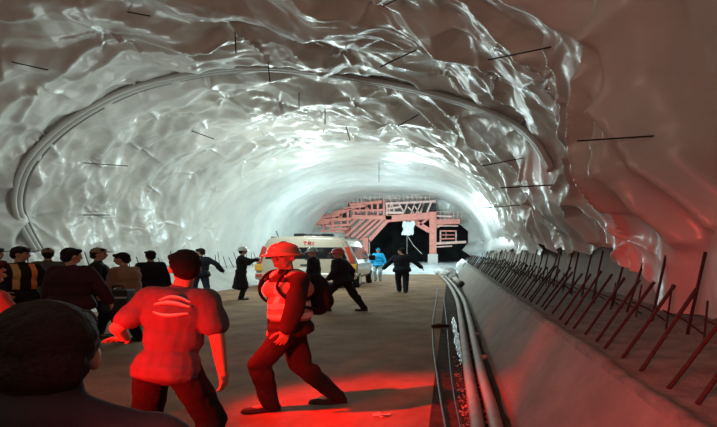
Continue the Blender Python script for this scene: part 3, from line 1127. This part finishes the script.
def person(label, loc, H=1.72, heading=0, st=1.22, lean=0, side=0, twist=0, head=(0, 0), drop=0., feet=((-.11, 0, 0), (.11, 0, 0)), footdir=(0, 0),
           hands=((-.30, .05, .80), (.30, .05, .80)), poles=((-.6, -1, 0), (.6, -1, 0)), kneepole=(0, 1, 0), curl=.5, handdir=(None, None), fat=1.0,
           top='navy', legs='black', sleeve=1.0, hat=None, hatmat=None, hair=True, vest=None, coat=None, shoe='shoe', voxel=.013, coatmat=None, name='person', jacket=1.0, hatpitch=0, sleeve_mat=None, collar=0):
    k = H / 1.75
    R0 = Matrix.Rotation(math.radians(heading), 3, 'Z')
    zp = .93 - drop
    P = Vector((0, 0, zp))
    la, sa = math.radians(lean), math.radians(side)
    up = Vector((math.sin(sa), math.sin(la), math.cos(la) * math.cos(sa))).normalized()
    Rt = Matrix.Rotation(math.radians(twist), 3, up)
    fw = (Vector((0, 1, 0)) - up * up.y).normalized()
    rt = fw.cross(up).normalized()
    rts, fws = Rt @ rt, Rt @ fw
    RB = Matrix((rt, fw, up)).transposed()
    RS = Matrix((rts, fws, up)).transposed()
    Sh = P + up * .50
    Nk = P + up * .555
    hup = (up + Vector((0, 0, .8))).normalized()
    Hc = Nk + hup * .165 + fws * .02
    RH = Matrix.Rotation(math.radians(head[0]), 3, 'Z') @ frame(fws - Vector((0, 0, fws.z)), (0, 0, 1)) @ Matrix.Rotation(math.radians(head[1]), 3, 'X')
    hp = lambda x, y, z: Hc + RH @ Vector((x, y, z))
    sh = [Sh - rts * .175, Sh + rts * .175]
    hips = [P - rt * .092 - up * .02, P + rt * .092 - up * .02]
    ank, knee, elb, wri, hdir = [], [], [], [], []
    for i in (0, 1):
        f = Vector(feet[i]) + Vector((0, 0, .085))
        kn, an = ik(hips[i], f, .43, .425, Vector(kneepole) + Vector(((-.15, .15)[i], 0, 0)))
        ank.append(an); knee.append(kn)
        e, w = ik(sh[i], Vector(hands[i]), .285, .255, poles[i])
        elb.append(e); wri.append(w)
        hdir.append(Vector(handdir[i]) if handdir[i] else (w - e).normalized())

    def torso(g):
        return [ellip(P + up * .02, (.160 * fat + g, .112 * fat + g, .13 + g), RB), ellip(P + up * .20 + fw * .008, (.145 * fat + g, .104 * fat + g, .17 + g), RB),
                ellip(P + up * .37, (.165 * fat + g, .115 * fat + g, .17 + g), RS), capsule(sh[0] - up * .01 + rts * .02, sh[1] - up * .01 - rts * .02, .062 + g, .062 + g),
                ellip(P + up * .46 - fws * .02, (.13 + g, .085 + g, .09 + g), RS)]

    def arm(i, g, frac=1.0, loose=0.0):
        pr = [capsule(sh[i], elb[i], .054 + g, .043 + g + loose)]
        if frac > .55:
            t = (frac - .55) / .45
            pr.append(capsule(elb[i], elb[i].lerp(wri[i], t * .97), .043 + g + loose, .030 + g + loose))
        else:
            pr = [capsule(sh[i], sh[i].lerp(elb[i], frac / .55 * .85), .054 + g, .046 + g + loose)]
        return pr

    def leg(i, g, loose=0.0):
        return [capsule(hips[i], knee[i], .086 + g, .058 + g + loose), capsule(knee[i], ank[i], .056 + g + loose, .040 + g + loose),
                ellip(knee[i].lerp(ank[i], .3) - Vector((0, .012, 0)), (.05 + g, .055 + g, .12), None, 12)]

    def foot_frame(i):
        return Matrix.Rotation(math.radians(footdir[i]), 3, 'Z')

    def xf(co):
        co = np.asarray(co, float)
        Rm = np.array(R0)
        co = co @ Rm.T * k
        co[:, 0] *= st
        return co

    # body: one continuous skin
    body = torso(0)
    body += [capsule(Nk - up * .05, Hc - RH @ Vector((0, .015, .06)), .056, .052)]
    body += [ellip(hp(0, -.008, .025), (.077, .097, .098), RH, 22), ellip(hp(0, .028, -.045), (.058, .066, .066), RH, 18), capsule(hp(-.028, .045, -.085), hp(.028, .045, -.085), .024, .024, 10),
             capsule(hp(0, .088, .018), hp(0, .108, -.022), .010, .016, 10), capsule(hp(-.045, .078, .032), hp(.045, .078, .032), .014, .014, 10), capsule(hp(-.018, .088, -.052), hp(.018, .088, -.052), .009, .009, 8),
             capsule(hp(-.022, .085, -.066), hp(.022, .085, -.066), .010, .010, 8), ellip(hp(-.078, -.002, -.008), (.012, .022, .034), RH, 10), ellip(hp(.078, -.002, -.008), (.012, .022, .034), RH, 10),
             ellip(hp(-.04, .065, -.015), (.022, .02, .022), RH, 10), ellip(hp(.04, .065, -.015), (.022, .02, .022), RH, 10)]
    for i in (0, 1):
        body += arm(i, 0) + leg(i, 0)
        inward = (rts * (1 if i == 0 else -1))
        body += hand_prims(wri[i], hdir[i], -inward if abs(hdir[i].dot(inward)) < .8 else up, (-1, 1)[i], curl)
        Rf = foot_frame(i)
        body += [capsule(ank[i] + Vector((0, 0, -.03)), ank[i] + Rf @ Vector((0, .13, -.055)), .04, .03)]
    co, Fc = remesh(body, voxel if voxel > .011 else .0075, 2)
    root = set_mesh(name, xf(co), Fc, M['skin'], None, loc)
    tag(root, label, 'person')
    for sx in (-1, 1):
        m = MB(); V, F2 = ellip(hp(sx * .034, .082, .012), (.013, .010, .009), RH, 10); m.add([Vector(v) for v in xf([tuple(v) for v in V])], F2); m.build('eye', M['eye'], root, smooth=True)
    # trousers
    pr = [ellip(P - up * .01, (.166 * fat + .014, .118 * fat + .014, .125), RB)]
    for i in (0, 1): pr += leg(i, .016, .012)
    co, Fc = remesh(pr, voxel, 3, .010, 9, 3.1)
    set_mesh('trousers', xf(co), Fc, CL[legs], root)
    # shoes
    for i in (0, 1):
        Rf = foot_frame(i); a = ank[i]
        q = lambda x, y, z: a + Rf @ Vector((x, y, z))
        pr = [capsule(q(0, -.035, -.04), q(0, .06, -.05), .043, .042, 12), capsule(q(0, .06, -.055), q(0, .165, -.06), .042, .033, 12), capsule(q(0, -.01, .02), q(0, -.02, -.04), .048, .046, 12),
              ellip(q(0, .06, -.078), (.05, .155, .014), Rf, 16)]
        co, Fc = remesh(pr, .011, 2)
        set_mesh('shoe', xf(co), Fc, M[shoe], root)
    # shirt or jacket
    pr = torso(.016 * jacket)
    if not coat: pr += [ellip(P - up * .015, (.178 * fat + .012 * jacket, .130 * fat + .012 * jacket, .11), RB), ellip(P - up * .06, (.176 * fat + .012 * jacket, .128 * fat + .012 * jacket, .06), RB)]
    pr += [capsule(Nk - up * .06, Nk + up * .0 + fws * .005, .082, .066)]
    if collar: pr += [capsule(Nk - up * .02, Nk + up * collar - fws * .015, .086, .070), capsule(Nk + up * .03 - fws * .02, sh[0] + rts * .05 + up * .03, .075, .06), capsule(Nk + up * .03 - fws * .02, sh[1] - rts * .05 + up * .03, .075, .06)]
    for i in (0, 1): pr += arm(i, .014 * jacket, sleeve, .008 * jacket)
    if coat:
        n = 9
        for j in range(n):
            t = j / (n - 1)
            z = zp + .05 - t * (zp + .05 - coat)
            pr.append(ellip((0, -.01, z), (.175 + .07 * t, .135 + .09 * t, .09), None, 16))
    co, Fc = remesh(pr, voxel, 3, .011, 8, 1.7 + len(label))
    top_co = xf(co); top_F = Fc
    shirt = set_mesh('coat' if coat else ('jacket' if sleeve > .9 else 'shirt'), top_co, top_F, CL[top], root)
    if vest:
        pr = [ellip(P + up * .12, (.162 * fat + .034, .112 * fat + .034, .14), RB), ellip(P + up * .22, (.15 * fat + .034, .106 * fat + .036, .17), RB), ellip(P + up * .38, (.168 * fat + .030, .118 * fat + .032, .15), RS),
              capsule(sh[0] + rts * .07 + up * .005, sh[0] + rts * .07 + up * .01, .082, .082), capsule(sh[1] - rts * .07 + up * .005, sh[1] - rts * .07 + up * .01, .082, .082)]
        co, Fc = remesh(pr, voxel, 3, .006, 8, 5.2)
        vo = set_mesh('vest', xf(co), Fc, [CL['vest'], CL['reflect']], root)
        mi = []
        Pv = np.array(P); uv = np.array(up); rv = np.array(rts); fv = np.array(fws)
        for f in Fc:
            c_ = co[list(f)].mean(0) - Pv
            hh = c_ @ uv; xx = c_ @ rv
            mi.append(1 if (.08 < hh < .135 or .19 < hh < .245 or (hh > .245 and .07 < abs(xx) < .115)) else 0)
        vo.data.polygons.foreach_set('material_index', mi)
    # hair
    if hair:
        pr = [ellip(hp(0, -.022, .040), (.087, .101, .100), RH, 22), ellip(hp(0, -.058, -.02), (.074, .062, .075), RH, 18), capsule(hp(-.05, .055, .085), hp(.05, .055, .085), .034, .034, 10)]
        co, Fc = remesh(pr, min(voxel, .010), 1, .004, 45, 2.2)
        set_mesh('hair', xf(co), Fc, M['hair'], root)
    if hat == 'helmet':
        Rp = RH @ Matrix.Rotation(math.radians(hatpitch), 3, 'X')
        hq = lambda x, y, z: Hc + RH @ Vector((0, -.005, .035)) + Rp @ Vector((x, y, z))
        V, Fc = [], []
        profl = [(0, .118), (.03, .116), (.06, .106), (.085, .088), (.103, .06), (.112, .03), (.116, .006), (.140, -.006), (.142, -.014), (.113, -.004), (.10, .0), (.09, .05), (0, .09)]
        n = 28
        for (r_, z) in profl:
            for i in range(n):
                q = 2 * math.pi * i / n
                pk = 1 + (.22 if r_ > .118 else 0) * max(0, math.sin(q)) ** 2
                V.append(tuple(hq(r_ * math.cos(q), r_ * 1.14 * pk * math.sin(q), z * 1.06)))
        for j in range(len(profl) - 1):
            for i in range(n):
                Fc.append((j * n + i, j * n + (i + 1) % n, (j + 1) * n + (i + 1) % n, (j + 1) * n + i))
        ho = set_mesh('hard_hat', xf(V), Fc, CL[hatmat], root)
        m = MB(); rg = [hq(0, .115 * math.sin(t), .012 + .114 * math.cos(t)) for t in np.linspace(-1.35, 1.35, 14)]
        m.tube([Vector(v) for v in xf([tuple(v) for v in rg])], .011, 8); m.build('hat_ridge', CL[hatmat], ho, smooth=True)
    elif hat == 'cap':
        pr = [ellip(hp(0, -.010, .062), (.090, .108, .075), RH, 22), ellip(hp(0, .115, .050), (.072, .075, .010), RH, 16), ellip(hp(0, -.02, .045), (.093, .11, .03), RH, 20)]
        co, Fc = remesh(pr, .009, 2)
        set_mesh('cap', xf(co), Fc, CL[hatmat], root)
    return dict(root=root, xf=xf, P=P, up=up, fw=fws, rt=rts, sh=sh, elb=elb, wri=wri, hp=hp, RH=RH, torso=torso, top=(top_co, top_F), shirt=shirt, k=k)


def gx(px, Y): return ((px - VX) / F * Y, Y, 0)


# 1 foreground man, back of head and shoulders
fg = person('person in dark navy jacket at the bottom left corner, black hair seen from behind', gx(19, .98), 1.565, 14, 1.42, lean=9, drop=.05, head=(12, -8), top='steelnavy', legs='black', voxel=.009, jacket=1.7, fat=1.15, collar=.085,
            hands=((-.24, .12, .85), (.24, .12, .85)))
# 2 man in printed shirt walking away
mid = person('person in a grey printed shirt lit red, seen from behind, left arm bent', gx(168, 3.5), 1.69, -12, 1.32, lean=9, side=2, drop=.05, head=(42, -6), top='grey_shirt', legs='black', sleeve=.46, fat=1.04, voxel=.009, jacket=1.5,
             feet=((-.36, .22, 0), (.22, -.06, 0)), footdir=(8, -6), hands=((-.37, .13, 1.05), (.27, .10, .84)), poles=((-.15, -1, -.6), (.8, -.8, 0)), handdir=((-.85, .25, -.10), None), curl=.35, hair=True)
# printed curves on the back of the shirt
bv_ = BVHTree.FromPolygons([Vector(v) for v in mid['top'][0]], [list(f) for f in mid['top'][1]])
def back_point(x, h):
    p = mid['P'] + mid['up'] * h + mid['rt'] * x - mid['fw'] * .6
    w = Vector(mid['xf']([tuple(p)])[0]); d = Vector(mid['xf']([tuple(p + mid['fw'])])[0]) - w
    hit_, nrm, _, _ = bv_.ray_cast(w, d.normalized())
    return hit_ + nrm * .004 if hit_ else None
m = MB()
for (hc, amp, x0, x1, wdt) in [(.470, .028, -.03, .135, .010), (.435, .020, -.055, .14, .014), (.385, -.02, -.05, .14, .012)]:
    pp = []
    for t in np.linspace(0, 1, 16):
        x = x0 + (x1 - x0) * t
        q = back_point(x, hc + amp * math.sin(math.pi * min(1, t * 1.1)))
        if q: pp.append(q)
    if len(pp) > 3: m.tube(pp, [wdt * (.35 + .65 * math.sin(math.pi * (i + .5) / len(pp))) for i in range(len(pp))], 8)
m.build('shirt_print', CL['print'], mid['shirt'], smooth=True)
# 3 man in vest and helmet, walking to the left
vst = person('person in helmet and reflective vest lit red, striding left in the middle', gx(291, 5.25), 1.73, 100, 1.50, lean=3, head=(28, -4), top='brown', legs='brown', vest=True, hat='helmet', hatmat='hat_brown', hair=False, voxel=.009, twist=32,
             feet=((-.06, .14, 0), (.04, -.32, .03)), footdir=(10, -4), drop=.035, hands=((-.27, .03, .83), (.24, .12, .84)), poles=((-.5, -1, 0), (.5, -1, 0)), fat=1.15, jacket=1.3)
# backpack on his back
Pq = vst['P'] + vst['up'] * .30 - vst['fw'] * .225
RBk = frame(vst['fw'], vst['up'])
V1, F1 = remesh([ellip(Pq, (.15, .10, .23), RBk), ellip(Pq - vst['fw'] * .06 - vst['up'] * .07, (.11, .06, .11), RBk)], .012, 3, .006, 9)
bp = set_mesh('backpack', vst['xf'](V1), F1, CL['black'], None, vst['root'].location)
tag(bp, 'black backpack worn by the person in the reflective vest', 'backpack')
for sx in (-1, 1):
    m = MB(); c0 = vst['P']
    rt_, fw_, up_ = vst['rt'], vst['fw'], vst['up']
    ps = [Pq + rt_ * sx * .09 + up_ * .17 + fw_ * .08, c0 + up_ * .575 + rt_ * sx * .115 - fw_ * .03, c0 + up_ * .55 + rt_ * sx * .12 + fw_ * .09, c0 + up_ * .40 + rt_ * sx * .13 + fw_ * .155, c0 + up_ * .24 + rt_ * sx * .19 + fw_ * .06, Pq + rt_ * sx * .12 - up_ * .15 + fw_ * .06]
    m.tube(bez([Vector(v) for v in vst['xf']([tuple(p) for p in ps])], 5), .016, 8); m.build('strap', CL['black'], bp, smooth=True)
# 4 man with red helmet
person('person in red helmet and dark clothes walking left in front of the van', gx(343, 13.9), 1.77, 68, 1.45, lean=8, head=(20, -4), top='navy', legs='black', hat='helmet', hatmat='hat_red', hair=False, feet=((-.08, .28, 0), (.06, -.42, .02)), drop=.06,
       footdir=(0, 0), hands=((-.22, .18, .90), (.26, -.02, .86)), fat=1.25, jacket=1.5)
# 5 man with green helmet behind
person('person in pale green helmet half hidden left of the red helmet', gx(315, 15.2), 1.76, 75, 1.25, lean=5, head=(10, -6), top='navy', legs='black', hat='helmet', hatmat='hat_green', hair=False, feet=((-.1, .2, 0), (.08, -.2, 0)), drop=.02, fat=1.15)
# 6 man far right with arms out
person('person in dark clothes with both arms out, walking alone right of the van', gx(402, 20.3), 1.80, 8, 1.5, lean=8, head=(60, -8), top='navy', legs='navy', sleeve=1.0, feet=((-.05, .22, 0), (.08, -.18, 0)), drop=.02,
       hands=((-.50, .05, .92), (.52, .02, .98)), poles=((-.3, -1, .2), (.3, -1, .4)), fat=1.35, jacket=1.6)
# 7 person in cyan
person('person in a bright cyan raincoat standing by the gantry beyond the van', gx(378, 28.5), 1.84, 175, 1.25, top='cyan', legs='pale', coat=.85, hands=((-.34, .05, .90), (.34, .05, .90)), fat=1.25, jacket=1.8, voxel=.016, hat='cap', hatmat='cyan')
# 8 man in long dark coat
p8 = person('person in white helmet and long dark coat standing left of the van', gx(241, 17.3), 1.78, -75, 1.25, lean=3, head=(10, 0), top='black', legs='black', coat=.42, hat='helmet', hatmat='hat_white', hair=True,
       hands=((-.10, .30, 1.33), (.16, .42, 1.36)), poles=((-1, -.4, -.6), (1, -.4, -.3)), fat=1.15, jacket=1.6)
# the bright little thing in his hands
hpnt = Vector(p8['xf']([tuple((p8['wri'][0] + p8['wri'][1]) / 2 + Vector((0, .09, .03)))])[0])
m = MB(); m.box((0, 0, 0), (.14, .12, .16)); cam_o = m.build('camera', CL['print'], None, bevel=.02, loc=Vector(p8['root'].location) + hpnt)
m = MB(); m.tube([Vector((-.06, 0, 0)), Vector((-.14, 0, 0))], .045, 12); m.build('lens', CL['black'], cam_o, smooth=True)
tag(cam_o, 'small pale camera held at the chest of the person in the long coat', 'camera')
# 9 navy man and jeans
person('person in navy jacket and jeans walking away with arms out, behind the printed shirt', gx(200, 16.6), 1.78, 15, 1.35, lean=8, head=(65, -4), top='navy', legs='denim', feet=((-.16, .1, 0), (.16, -.12, 0)), hands=((-.54, .12, 1.24), (.50, .10, 1.00)),
       poles=((-.3, -1, .2), (.5, -1, .3)), fat=1.3, jacket=1.6, drop=.03, hat='cap', hatmat='cap_dark')
# 10 left crowd
c10 = person('person in dark cap and jacket with orange reflective strips at far left', gx(20, 8.5), 1.71, -125, 1.45, head=(40, -4), top='black', legs='black', hat='cap', hatmat='cap_dark', fat=1.25, jacket=1.4, hands=((-.2, .25, 1.05), (.25, .2, 1.0)))
def shoulder_strip(pp, name, mt, x, w):
    bvp = BVHTree.FromPolygons([Vector(v) for v in pp['top'][0]], [list(f) for f in pp['top'][1]])
    def q(h, sgn):
        p = pp['P'] + pp['up'] * h + pp['rt'] * x + pp['fw'] * .7 * sgn
        w0 = Vector(pp['xf']([tuple(p)])[0]); d = Vector(pp['xf']([tuple(p - pp['fw'] * sgn)])[0]) - w0
        a, n_, _, _ = bvp.ray_cast(w0, d.normalized())
        return (a, n_) if a else None
    V, Fc = [], []
    for h in np.linspace(.12, .545, 14):
        r_ = q(h, 1)
        if not r_: continue
        a, n_ = r_
        sd = n_.cross(Vector((0, 0, 1))).normalized() * w
        V += [a + sd + n_ * .014, a - sd + n_ * .014, a - sd - n_ * .01, a + sd - n_ * .01]
    ns_ = len(V) // 4
    for j in range(ns_ - 1):
        for i in range(4):
            Fc.append((j * 4 + i, j * 4 + (i + 1) % 4, (j + 1) * 4 + (i + 1) % 4, (j + 1) * 4 + i))
    m = MB(); m.add(V, Fc); m.build(name, mt, pp['shirt'], smooth=False)
shoulder_strip(c10, 'reflective_strip', CL['yellowband'], .10, .05)
shoulder_strip(c10, 'reflective_strip', CL['orange'], -.10, .04)
c11 = person('person in maroon jacket with dark hair, broad back in the left crowd', gx(71, 7.4), 1.68, 5, 1.38, head=(-45, -2), top='maroon', legs='black', fat=1.45, jacket=1.9, hands=((-.3, .1, .86), (.36, .12, .95)))
person('person in a tan cap behind the maroon jacket in the left crowd', gx(97.5, 9.6), 1.70, -70, 1.45, head=(-10, 0), top='black', legs='black', hat='cap', hatmat='cap_tan', fat=1.25, jacket=1.4)
person('person in an olive cap at the back of the left crowd', gx(48, 10.4), 1.70, 30, 1.45, top='olive', legs='black', hat='cap', hatmat='cap_tan', fat=1.2, jacket=1.3)
p13 = person('person in tan top bending beside the black case, right end of the left crowd', gx(132, 9.2), 1.66, 70, 1.45, lean=14, head=(20, -10), top='tan', legs='black', hands=((-.16, .30, .86), (.18, .30, .86)), fat=1.2, jacket=1.2, drop=.03)
person('person in dark jacket at the left edge, half out of the picture', gx(-6, 9.5), 1.71, -90, 1.45, top='black', legs='black', hat='cap', hatmat='cap_dark', fat=1.2, jacket=1.4)
person('person with a bright red sleeve reaching in from the left edge', gx(-29, 3.9), 1.58, -30, 1.45, lean=6, head=(0, -6), top='redsleeve', legs='black', fat=1.2, jacket=1.8, hands=((-.2, .2, 1.0), (.40, .14, .96)), poles=((-.5, -1, 0), (1, -.3, -.3)), voxel=.011)
person('person in dark clothes behind the printed shirt, turned to the left bench', gx(152, 11.5), 1.66, 40, 1.45, lean=6, top='black', legs='black', fat=1.25, jacket=1.4)
# black case held low
bc = empty('case', at(118, 312, 8.7)); tag(bc, 'black equipment case held at the right end of the left crowd', 'case')
m = MB(); m.box((0, 0, .20), (.44, .24, .40)); m.build('shell', CL['bag'], bc, bevel=.03)
m = MB(); m.box((0, -.125, .26), (.45, .02, .03)); m.build('lid_seam', M['grey_steel'], bc)
m = MB(); m.tube(bez([Vector((-.09, 0, .39)), Vector((-.08, 0, .45)), Vector((.08, 0, .45)), Vector((.09, 0, .39))], 4), .014, 8); m.build('handle', M['rubber'], bc, smooth=True)

# ------------------------------------------------------------------ light
def light(kind, loc, power, color, **kw):
    l = bpy.data.lights.new('lamp', kind); l.energy = power; l.color = color
    for k_, v in kw.items(): setattr(l, k_, v)
    o = bpy.data.objects.new('unseen_light', l); COL.objects.link(o); o.location = loc
    return o
def aim(o, target):
    o.rotation_euler = (Vector(target) - o.location).to_track_quat('-Z', 'Y').to_euler()

COOL = (.66, .95, 1.0)
for (x, y, z, p) in [(-9.0, 36, 3.4, 600), (-4.8, 41, 3.4, 760), (.2, 38, 3.4, 560)]:
    light('POINT', (x, y, z), p, COOL, shadow_soft_size=.6)
for (x, y, z, p) in [(-7.5, 28, 3.6, 560), (-2.2, 27, 4.0, 320), (-6.5, 20, 3.4, 480), (-8.5, 14, 3.4, 120)]:  # unseen fill lights added along the mid tunnel to brighten the lining
    light('POINT', (x, y, z), p, (.82, .99, .95), shadow_soft_size=.7)
RED = (1, .004, .003)  # red light from out of frame, split into unseen spots added per target
o = light('SPOT', (-3.1, 1.9, 1.0), 1050, RED, shadow_soft_size=.10, spot_size=math.radians(40), spot_blend=.8)
aim(o, (-1.95, 3.7, .95))
o = light('SPOT', (-4.7, 1.4, 1.5), 420, RED, shadow_soft_size=.10, spot_size=math.radians(46), spot_blend=.6)
aim(o, (-3.9, 4.2, 1.0))
o = light('SPOT', (-4.2, 4.2, 4.2), 4800, RED, shadow_soft_size=.08, spot_size=math.radians(30), spot_blend=1.0)
aim(o, (-1.75, 5.15, 1.0))
o = light('SPOT', (-.6, -.5, 1.9), 1050, (1, .05, .06), shadow_soft_size=.3, spot_size=math.radians(58), spot_blend=1.0)
aim(o, (1.45, 3.5, .15))
o = light('AREA', (-4.0, -3.0, 2.3), 430, (1, .62, .50), size=6.0); aim(o, (-4.0, -2.0, 9))  # unseen warm fill added behind the camera, facing up to brighten the ceiling

w = bpy.data.worlds.new('world'); SC.world = w; w.use_nodes = True
w.node_tree.nodes['Background'].inputs['Color'].default_value = (.01, .008, .008, 1)
w.node_tree.nodes['Background'].inputs['Strength'].default_value = .5

# ------------------------------------------------------------------ camera
c = bpy.data.cameras.new('camera'); co_ = bpy.data.objects.new('view', c); COL.objects.link(co_)
co_.location = (0, 0, EYE); co_.rotation_euler = (math.pi / 2, 0, 0)
c.sensor_width = 36; c.lens = F / 717 * 36
c.shift_x = (358.5 - VX) / 717; c.shift_y = (VY - 213.5) / 717
c.clip_start = .05; c.clip_end = 300
SC.camera = co_
SC.view_settings.view_transform = 'Standard'
try: SC.view_settings.look = 'None'
except Exception: pass
SC.view_settings.exposure = 0
SC.view_settings.gamma = 1
SC.view_settings.use_curve_mapping = False
